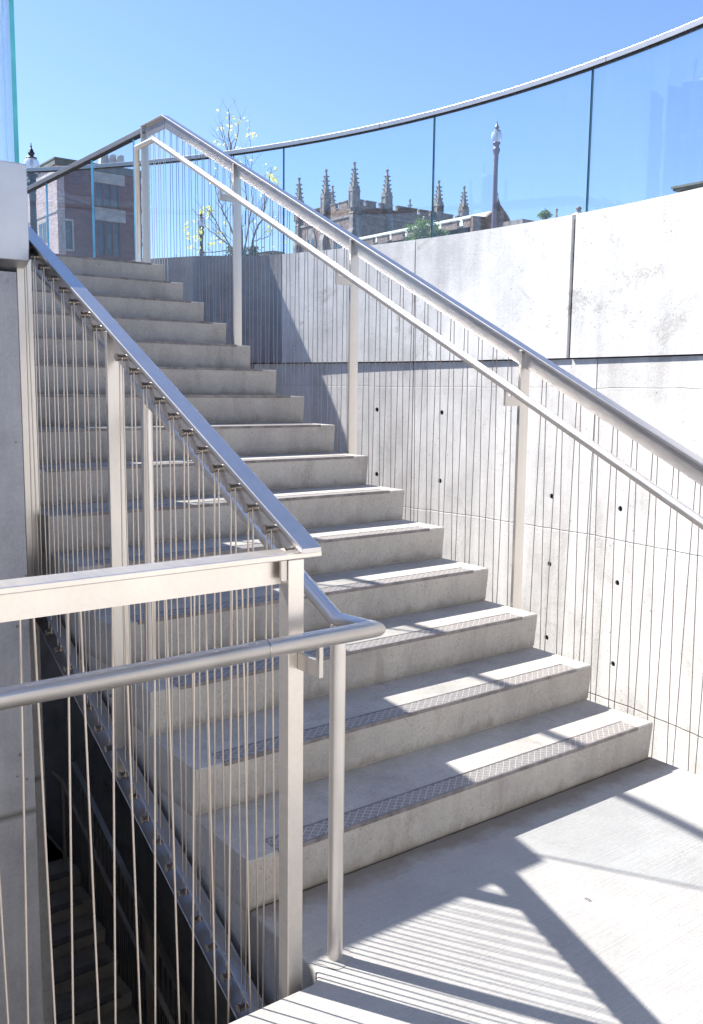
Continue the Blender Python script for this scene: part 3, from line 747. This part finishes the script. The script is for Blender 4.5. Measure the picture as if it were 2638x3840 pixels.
# parapet: solid band + merlons
def merlons(par, x, y, axis, spans, th, z0, z1, z2, m1, m2):
    g = MB(); cp = MB()
    lo_, hi_ = min(s[0] for s in spans), max(s[1] for s in spans)
    if axis == 'X': g.box(lo_, hi_, y, y+th, z0, z1)
    else: g.box(x, x+th, lo_, hi_, z0, z1)
    for a, b in spans:
        if axis == 'X': g.box(a, b, y, y+th, z1, z2); cp.box(a-.05, b+.05, y-.07, y+th+.07, z2+.001, z2+.10)
        else: g.box(x, x+th, a, b, z1, z2); cp.box(x-.07, x+th+.07, a-.05, b+.05, z2+.001, z2+.10)
    for (a, b), (c, d) in zip(spans[:-1], spans[1:]):
        if axis == 'X': cp.box(b, c, y-.07, y+th+.07, z1+.001, z1+.08)
        else: cp.box(x-.07, x+th+.07, b, c, z1+.001, z1+.08)
    g.build('parapet', m1, par); cp.build('coping', m2, par)
sx_ = [(59.75, 60.85), (61.2, 62.6), (63.2, 65.0), (65.7, 68.65), (69.1, 70.4), (70.7, 74.3), (75.0, 77.5), (78.1, 80.2), (80.9, 83.8)]
merlons(ch, X0, Y0, 'X', sx_, .35, 20.95, zm, zp-.1, M['church'], M['lime'])
sy_ = [(81.35, 81.75), (82.3, 83.9), (84.5, 85.5), (86.0, 87.6), (88.1, 89.6), (90.1, 91.6)]
merlons(ch, X0, Y0, 'Y', sy_, .35, 20.96, zm, zp-.1, M['church'], M['lime'])
merlons(ch, X0, Y1, 'X', [(60.2, 62), (62.6, 64.5), (65.2, 68), (68.6, 71), (71.6, 74.5), (75, 78), (78.6, 81), (81.6, 83.6)], .35, 20.95, zm, zp-.1, M['church'], M['lime'])
for x, zt_ in ((59.6, 26.0), (64.2, 25.9), (72.0, 25.8), (76.1, 25.7)): pinnacle(x, Y0+.1, 21.2, zt_, .92, ch, M['lime'])
for y in (86.5, 92.0): pinnacle(X0+.1, y, 21.2, 26.2, .92, ch, M['lime'])
for x in (64.7, 72.8, 77.1, 81.5): pinnacle(x, Y1, 21.2, 26.3-.3, .85, ch, M['lime'])
# buttresses of the sunlit end
for y in (Y0-.15, 86.2, Y1-.6):
    g = MB(); g.box(X0-.55, X0-.002, y, y+.75, zg_, 18.4)
    g.prism([(X0-.55, y-.04, 18.4), (X0-.002, y-.04, 18.4), (X0-.002, y-.04, 19.6)], (0, .83, 0))
    g.box(X0-.28, X0-.004, y+.06, y+.69, 18.5, 20.6)
    g.prism([(X0-.32, y-.02, 20.62), (X0-.004, y-.02, 20.62), (X0-.004, y-.02, 21.6)], (0, .79, 0))
    g.build('buttress', M['lime'], ch)
for x in (X0+.02, 64.0, 71.6, 75.7):
    g = MB(); g.box(x, x+.75, Y0-.45, Y0-.002, zg_, 20.3); g.prism([(x-.03, Y0-.5, 20.32), (x-.03, Y0-.002, 20.32), (x-.03, Y0-.002, 21.4)], (.81, 0, 0))
    g.build('buttress', M['lime'], ch)
# pointed windows
def lancet(par, cx, cz, wd, hgt, plane, c):
    pts = [(-wd/2, 0), (wd/2, 0), (wd/2, hgt*.55)]
    for i in range(1, 7): a = i/6; pts.append((wd/2*(1-a**1.6), hgt*.55+hgt*.45*math.sin(a*math.pi/2)))
    for i in range(5, -1, -1): a = i/6; pts.append((-wd/2*(1-a**1.6), hgt*.55+hgt*.45*math.sin(a*math.pi/2)))
    def P(u, v, off): return (c-off, cx+u, cz+v) if plane == 'Y' else (cx+u, c-off, cz+v)
    ex = (-.10, 0, 0) if plane == 'Y' else (0, -.10, 0)
    big = [(u*1.28, v*1.12-hgt*.04) for u, v in pts]
    fr = MB().prism([P(u, v, .003) for u, v in big], ex); f = fr.build('window', M['lime'], par)
    ex2 = (-.02, 0, 0) if plane == 'Y' else (0, -.02, 0)
    for s_ in (-1, 1):
        sub = [(u*.43+s_*wd*.25, v*.8) for u, v in pts]
        MB().prism([P(u, v, .106) for u, v in sub], ex2).build('pane', M['winglass'], f)
for y in (83.9, 89.3): lancet(ch, y, 15.6, 1.7, 4.1, 'Y', X0)
for x in (61.9, 67.9, 73.9): lancet(ch, x, 13.6, 1.8, 4.2, 'X', Y0)
# pitched roof just behind the parapet
MB().prism([(X0+.6, Y0+.6, 20.96), (X0+.6, Y1-.3, 20.96), (X0+.6, (Y0+Y1)/2, 21.9)], (23.5, 0, 0)).build('roof', M['slate'], ch)

# lower wing with slate roof, ridge running away from the camera
wg = thing('gothic_wing', (55.5, 56.6, 2.45), 'low stone hall with pale slate roof, battlements and steep shaded gable', 'building')
xr, yg, zR = 56.35, 56.57, 17.08
MB().box(54.0, 59.0, yg+.3, 76.5, 2.45, 15.5).build('wall', M['church'], wg)
MB().prism([(54.3, yg+.3, 15.5), (58.9, yg+.3, 15.5), (xr, yg+.3, zR)], (0, 20, 0)).build('roof', M['slate'], wg)
MB().prism([(53.9, yg, 2.45), (59.6, yg, 2.45), (59.4, yg, 16.1), (58.5, yg, 16.45), (58.28, yg, 16.75), (57.2, yg, 17.65), (56.98, yg, 17.85), (56.75, yg, 17.6), (56.4, yg, 17.08), (55.5, yg, 16.42), (53.9, yg, 16.35)], (0, .29, 0)).build('gable', M['church'], wg)
pinnacle(56.95, yg+.15, 17.3, 18.6, .3, wg, M['lime'])
sp = [(56.0, 57.55), (58.7, 59.45) , (59.9, 61.5), (62.1, 63.6), (64.3, 66.1), (66.4, 68.3), (68.9, 70.5), (71.0, 72.8), (73.2, 75)]
sp = [(57.0, 57.95), (58.65, 60.7), (61.4, 63.2), (63.9, 65.3), (66.0, 67.7), (68.3, 69.9), (70.5, 72.2), (72.8, 74.5)]
merlons(wg, 54.0, yg, 'Y', sp, .3, 15.0, 15.62, 16.15, M['church'], M['lime'])
MB().box(53.93, 53.998, yg, 76.4, 14.9, 15.0).build('string_course', M['lime'], wg)

# small far things over the wall
p0 = at(1960, 820, 70); g = MB(); g.box(p0.x, p0.x+1.4, p0.y, p0.y+2, 2.45, p0.z); g.box(p0.x+1.4, p0.x+3.2, p0.y, p0.y+2, 2.45, p0.z-.18)
tag(g.build('stone_block', M['lime']), 'low grey stone parapet end above the curved wall, right of the gable', 'building')
p0 = at(2089, 784, 80); pp = thing('stone_pinnacle', (p0.x, p0.y, 2.45), 'lone small dark stone pinnacle between the round bush and the person', 'pinnacle')
pinnacle(p0.x, p0.y, p0.z-5, p0.z, .5, pp, M['lime']); MB().box(p0.x-.6, p0.x+.6, p0.y-.6, p0.y+.6, 2.45, p0.z-4.98).build('pier', M['lime'], pp)
# building corner at the right edge
p0 = at(2530, 706, 50); rb = thing('brick_pavilion', (p0.x, p0.y, 2.45), 'dark brick building corner with grey-green cornice at the right edge', 'building')
MB().box(p0.x+.25, p0.x+9, p0.y-14, p0.y-.25, 2.45, p0.z-.15).build('wall', M['brick'], rb)
g = MB(); g.box(p0.x-.05, p0.x+9.3, p0.y-14.3, p0.y+.05, p0.z-.149, p0.z-.04); g.box(p0.x-.15, p0.x+9.4, p0.y-14.4, p0.y+.12, p0.z-.039, p0.z+.08); g.build('cornice', M['copper'], rb)
# brown roof below the tree
p0 = at(1030, 944, 40); br = thing('low_building', (p0.x, p0.y, 2.45), 'low brown tiled roof peeking over the wall beside the glass joint', 'building')
MB().box(p0.x-.75, p0.x+.55, p0.y, p0.y+3, 2.45, p0.z-.12).build('wall', M['rock'], br)
g = MB(); g.prism([(p0.x-.85, p0.y-.1, p0.z-.119), (p0.x+.65, p0.y-.1, p0.z-.119), (p0.x+.4, p0.y-.1, p0.z+.02), (p0.x-.1, p0.y-.1, p0.z+.03), (p0.x-.5, p0.y-.1, p0.z-.04)], (0, 3.1, 0)); g.build('roof', M['church'], br)
# towers standing left of the picture, seen mirrored in the curved glass
for (az, el, hw, D, lab) in ((-39.9, 16.6, 2.7, 90, 'large dark round-topped tower mirrored in the glass at upper right'), (-53.6, 12.3, .75, 110, 'small slim dark tower mirrored in the glass beside the lamp')):
    P = Vector((2.27, 1.8, 0)); x = P.x+D*math.sin(R(az)); y = P.y+D*math.cos(R(az)); z = 3.4+D*math.tan(R(el)); r = D*math.tan(R(hw))
    tt = thing('round_tower', (x, y, 2.45), lab, 'tower', 'towers mirrored in the glass')
    MB().lathe((x, y, 2.45), [(r, 0), (r, (z-2.45)*.965), (r*.8, (z-2.45)*.985), (r*.45, (z-2.45)), (.01, (z-2.45)*1.003)], 32).build('shaft', M['tower'], tt)
    for k in range(4): a = k*1.6; MB().tube([(x+r*.5*math.cos(a), y+r*.5*math.sin(a), z-.5), (x+r*.5*math.cos(a), y+r*.5*math.sin(a), z+1.4+.4*(k % 2))], .07, 6).build('antenna', M['iron'], tt)

# ------------------------------------------------------------------ person
def person():
    hd = at(2172, 779, 33); zg = 6.25
    t = thing('person', (hd.x, hd.y, zg), 'bald person in a pale pink shirt standing beyond the wall top at right', 'person')
    me = bpy.data.meshes.new('body'); Hh = hd.z+.13-zg; k = Hh/1.76
    J = {'pel': (0, 0, .95, .15), 'sp': (0, 0, 1.15, .14), 'ch': (0, .01, 1.36, .165), 'nk': (0, 0, 1.50, .06), 'hd': (0, -.015, 1.60, .085), 'hd2': (0, 0, 1.69, .078),
         'ls': (-.19, 0, 1.42, .06), 'le': (-.24, .02, 1.14, .042), 'lw': (-.23, -.06, .89, .03), 'lh': (-.22, -.09, .80, .028),
         'rs': (.19, 0, 1.42, .06), 're': (.24, .02, 1.14, .042), 'rw': (.23, -.06, .89, .03), 'rh': (.22, -.09, .80, .028),
         'll': (-.1, 0, .88, .09), 'lk': (-.11, -.02, .5, .06), 'la': (-.11, 0, .09, .042), 'lt': (-.11, -.15, .04, .035),
         'rl': (.1, 0, .88, .09), 'rk': (.11, -.02, .5, .06), 'ra': (.11, 0, .09, .042), 'rt': (.11, -.15, .04, .035)}
    E = ['pel sp', 'sp ch', 'ch nk', 'nk hd', 'hd hd2', 'ch ls', 'ls le', 'le lw', 'lw lh', 'ch rs', 'rs re', 're rw', 'rw rh', 'pel ll', 'll lk', 'lk la', 'la lt', 'pel rl', 'rl rk', 'rk ra', 'ra rt']
    ks = list(J); me.from_pydata([(J[a][0]*k, J[a][1]*k, J[a][2]*k) for a in ks], [(ks.index(e.split()[0]), ks.index(e.split()[1])) for e in E], [])
    o = bpy.data.objects.new('body', me); COL.objects.link(o); o.parent = t; t.rotation_euler.z = R(-60)
    sk = o.modifiers.new('skin', 'SKIN'); sv = me.skin_vertices[0].data
    for i, a in enumerate(ks): sv[i].radius = (J[a][3]*k, J[a][3]*k*(.72 if a in ('pel', 'sp', 'ch') else 1)); sv[i].use_root = (a == 'pel')
    ss = o.modifiers.new('sub', 'SUBSURF'); ss.levels = ss.render_levels = 2
    b = NB('skin_and_clothes'); tc = b.n('ShaderNodeTexCoord'); s = b.n('ShaderNodeSeparateXYZ'); b.put(s.inputs[0], tc.outputs['Object'])
    c = b.ramp(b.math('DIVIDE', s.outputs[2], 2.0*k), (.0, (.02, .02, .025)), (.46, (.03, .035, .06)), (.47, (.75, .42, .50)), (.735, (.85, .80, .82)), (.75, (.14, .075, .055)))
    cr = [n_ for n_ in b.t.nodes if n_.type == 'VALTORGB'][-1]; cr.color_ramp.interpolation = 'CONSTANT'
    b.col(c); b.rough(.55); me.materials.append(b.m)
    # face: nose, ears and eyes as one small mesh
    g = MB(); hz_ = 1.645*k
    f = MB(); f.lathe((0, -.10*k, hz_-.02*k), [(.004, -.02), (.018, -.012), (.012, .01), (.004, .03)], 8)
    for sx in (-1, 1): f.lathe((sx*.085*k, 0, hz_-.03*k), [(.006, -.03), (.016, 0), (.006, .035)], 8)
    me2 = bpy.data.meshes.new('face'); me2.from_pydata(f.v, [], f.f); me2.materials.append(b.m); fo = bpy.data.objects.new('face', me2); COL.objects.link(fo); fo.parent = t
person()

# ------------------------------------------------------------------ plants
def leafcloud(g, c, rx, rz, nclump, per, size, rnd):
    c = Vector(c)
    for _ in range(nclump):
        d = Vector((rnd.gauss(0, 1), rnd.gauss(0, 1), rnd.gauss(0, 1))).normalized()*rnd.uniform(.35, 1)
        q = c+Vector((d.x*rx, d.y*rx, d.z*rz)); cr = rnd.uniform(.12, .26)*rx
        for _ in range(per):
            p = q+Vector((rnd.gauss(0, cr), rnd.gauss(0, cr), rnd.gauss(0, cr*.8)))
            leaf(g, p, size*rnd.uniform(.6, 1.3), rnd)
def leaf(g, p, s, rnd):
    u = Vector((rnd.gauss(0, 1), rnd.gauss(0, 1), rnd.gauss(0, .6))).normalized(); v = u.cross(Vector((rnd.gauss(0, 1), rnd.gauss(0, 1), rnd.gauss(0, 1)))).normalized()
    g.add([p-u*s, p+v*s*.45-u*.1*s, p+u*s, p-v*s*.45-u*.1*s], [(0, 1, 2, 3)])
def bush(name, p, rx, rz, zg, label, mat, seed, nc=40, per=26, ls=.09):
    rnd = random.Random(seed); t = thing(name, (p[0], p[1], zg), label, 'tree')
    g = MB(); leafcloud(g, p, rx, rz, nc, per, ls, rnd); g.build('crown', mat, t)
    g = MB(); g.tube([(p[0], p[1], zg), (p[0]+.1, p[1], p[2]-rz*.5), (p[0], p[1], p[2]+rz*.4)], [rx*.12, rx*.08, rx*.03], 8)
    for k in range(7):
        a = k*.9; g.tube([(p[0], p[1], p[2]-rz*.8+k*.1), (p[0]+rx*.8*math.cos(a), p[1]+rx*.8*math.sin(a), p[2]+rz*rnd.uniform(-.1, .7))], [rx*.05, rx*.012], 6)
    g.build('trunk', M['bark'], t)
bush('leafy_tree', at(1580, 872, 45), .80, .62, 2.45, 'bright green leafy tree top standing before the slate roof', M['gleaf'], 3, 46, 34, .07)
bush('leafy_tree', at(1645, 885, 45), .45, .40, 2.45, 'lower green tree top right of the glass joint', M['gleaf'], 5, 24, 30, .07)
bush('leafy_tree', at(2042, 812, 42), .32, .30, 5, 'small green round bush above the wall between stone block and pinnacle', M['gleaf'], 9, 24, 26, .06)
bush('dark_shrub', at(865, 962, 30), .33, .33, 2.45, 'dark green shrub at the foot of the young tree, left part', M['dleaf'], 12, 26, 18, .055)
bush('dark_shrub', at(945, 955, 30), .30, .33, 2.45, 'dark green shrub at the foot of the young tree, right part', M['dleaf'], 13, 26, 18, .055)
bush('dark_shrub', at(660, 992, 45), .28, .18, 2.45, 'tiny far shrub above the wall left of the lamp post', M['dleaf'], 14, 14, 18, .05)

def sapling():
    rnd = random.Random(21); base = at(925, 1010, 12); zg = 2.45
    t = thing('young_tree', (base.x, base.y, zg), 'bare young tree with sparse pale yellow leaves behind the handrails', 'tree')
    g = MB(); lv = MB(); tips = []
    def P(x, y, d): return at(680+x/3.87, 400+y/3.87, d)
    def limb(pts, r0, r1, dd=0):
        m = len(pts); q = [P(x, y, 12+dd*(i/(m-1))) for i, (x, y) in enumerate(pts)]
        # subdivide with a little wobble
        out = []
        for a, b in zip(q[:-1], q[1:]):
            for k in range(4):
                f = k/4; out.append(a.lerp(b, f)+Vector((rnd.gauss(0, .007), rnd.gauss(0, .007), rnd.gauss(0, .004))) if k else a)
        out.append(q[-1]); nn = len(out); g.tube(out, [r0+(r1-r0)*i/(nn-1) for i in range(nn)], 6, False)
        for i in range(3, nn):
            if rnd.random() < .42: twig(out[i], (out[i]-out[i-2]).normalized(), (r0+(r1-r0)*i/(nn-1))*.55, rnd.uniform(.10, .24), 1)
        return out
    def twig(p, d, r, L, lvl):
        d = (d+Vector((rnd.gauss(0, .5), rnd.gauss(0, .5), rnd.gauss(.15, .35)))).normalized(); pts = [p]
        for k in range(4): d = (d+Vector((rnd.gauss(0, .1), rnd.gauss(0, .1), .08))).normalized(); pts.append(pts[-1]+d*L/4)
        r = min(r, .0045); g.tube(pts, [r, r*.85, r*.7, r*.55, r*.35], 4, False)
        if lvl < 2:
            for k in (1, 2, 3, 4):
                if rnd.random() < .34: twig(pts[k], d, r*.7, L*.6, lvl+1)
        if rnd.random() < .10: cl(pts[-1], rnd.randint(1, 3))
    def cl(p, n_, s=.026):
        for _ in range(n_): leaf(lv, p+Vector((rnd.gauss(0, .018), rnd.gauss(0, .018), rnd.gauss(0, .02))), s*rnd.uniform(.8, 1.4), rnd)
    g.tube([(base.x, base.y, zg), tuple(base)], [.035, .026], 8)
    B0 = (905, 2360)
    limb([B0, (880, 2150), (800, 1950), (700, 1700), (620, 1560), (560, 1390), (500, 1180), (470, 1000)], .018, .004, .5)
    limb([B0, (880, 2000), (860, 1600), (800, 1250), (760, 1000), (735, 750), (700, 480), (698, 150), (690, 40)], .020, .003, -.3)
    limb([B0, (870, 1900), (850, 1300), (770, 900), (750, 650), (830, 350), (855, 120)], .014, .003, .2)
    limb([(860, 1500), (790, 1100), (700, 760), (640, 560), (570, 340), (520, 250)], .009, .002, .3)
    limb([(780, 1000), (720, 700), (660, 560), (600, 300), (560, 210)], .007, .002, -.3)
    limb([(880, 2150), (690, 2000), (560, 1900), (400, 1790), (300, 1650), (150, 1470)], .012, .003, .6)
    limb([(820, 2080), (640, 2085), (430, 2115), (270, 2110), (160, 2040), (60, 1800)], .008, .002, .5)
    limb([(700, 2000), (560, 1790), (500, 1640), (430, 1545), (370, 1480)], .008, .003, -.2)
    limb([B0, (1010, 2100), (1040, 1950), (1110, 1760), (1180, 1600), (1230, 1380), (1280, 1080), (1300, 880)], .017, .003, -.4)
    limb([(900, 2200), (960, 1850), (1010, 1550), (1040, 1350), (1015, 1000), (1030, 700), (990, 320)], .011, .002, .4)
    limb([(1040, 1950), (1180, 1920), (1290, 1870), (1330, 1760), (1340, 1500)], .006, .002, .1)
    limb([(930, 1700), (960, 1400), (920, 1100), (935, 800), (900, 620)], .008, .002, -.5)
    limb([(1180, 1600), (1230, 1250), (1210, 1000), (1270, 900)], .006, .002, .2)
    for x, y, n_ in ((290, 1550, 16), (345, 1510, 16), (400, 1490, 10), (430, 1500, 8), (375, 1580, 8), (90, 1740, 10), (85, 1800, 8), (100, 1870, 8), (150, 1640, 4), (285, 1800, 10), (270, 1850, 12), (215, 1910, 10), (200, 1960, 8), (255, 1900, 8), (550, 1850, 10), (590, 1920, 6), (440, 1910, 6), (470, 1990, 12), (440, 2000, 6), (145, 2060, 8), (258, 2080, 5), (640, 1700, 6), (425, 1710, 4), (665, 120, 5), (738, 118, 3), (790, 215, 6), (825, 220, 6), (690, 280, 9), (718, 250, 5), (572, 300, 5), (512, 330, 4), (603, 330, 2), (780, 400, 6), (738, 305, 2), (690, 390, 3), (778, 345, 3), (985, 325, 4), (985, 400, 5), (1058, 370, 4), (1070, 415, 3), (1000, 465, 3), (910, 145, 2), (490, 515, 5), (625, 570, 3), (565, 568, 2), (430, 710, 4), (820, 740, 3), (1230, 870, 5), (1270, 960, 8), (1260, 1000, 6), (1330, 1010, 10), (1325, 1060, 10), (1385, 1110, 10), (1345, 910, 3), (1400, 1065, 3), (1030, 790, 3), (1170, 1240, 5), (1295, 1290, 6), (1210, 1360, 4), (1085, 1660, 4), (1105, 1740, 4), (1260, 1790, 8), (1290, 1760, 5), (1330, 1750, 4), (1375, 1610, 3), (1330, 2050, 6), (1525, 1940, 6), (430, 1080, 4), (525, 905, 3), (470, 875, 3)):
        cl(P(x, y, 12+rnd.uniform(-.3, .3)), max(2, int(n_*.65)))
    g.build('trunk', M['bark'], t); lv.build('leaves', M['yleaf'], t)
sapling()
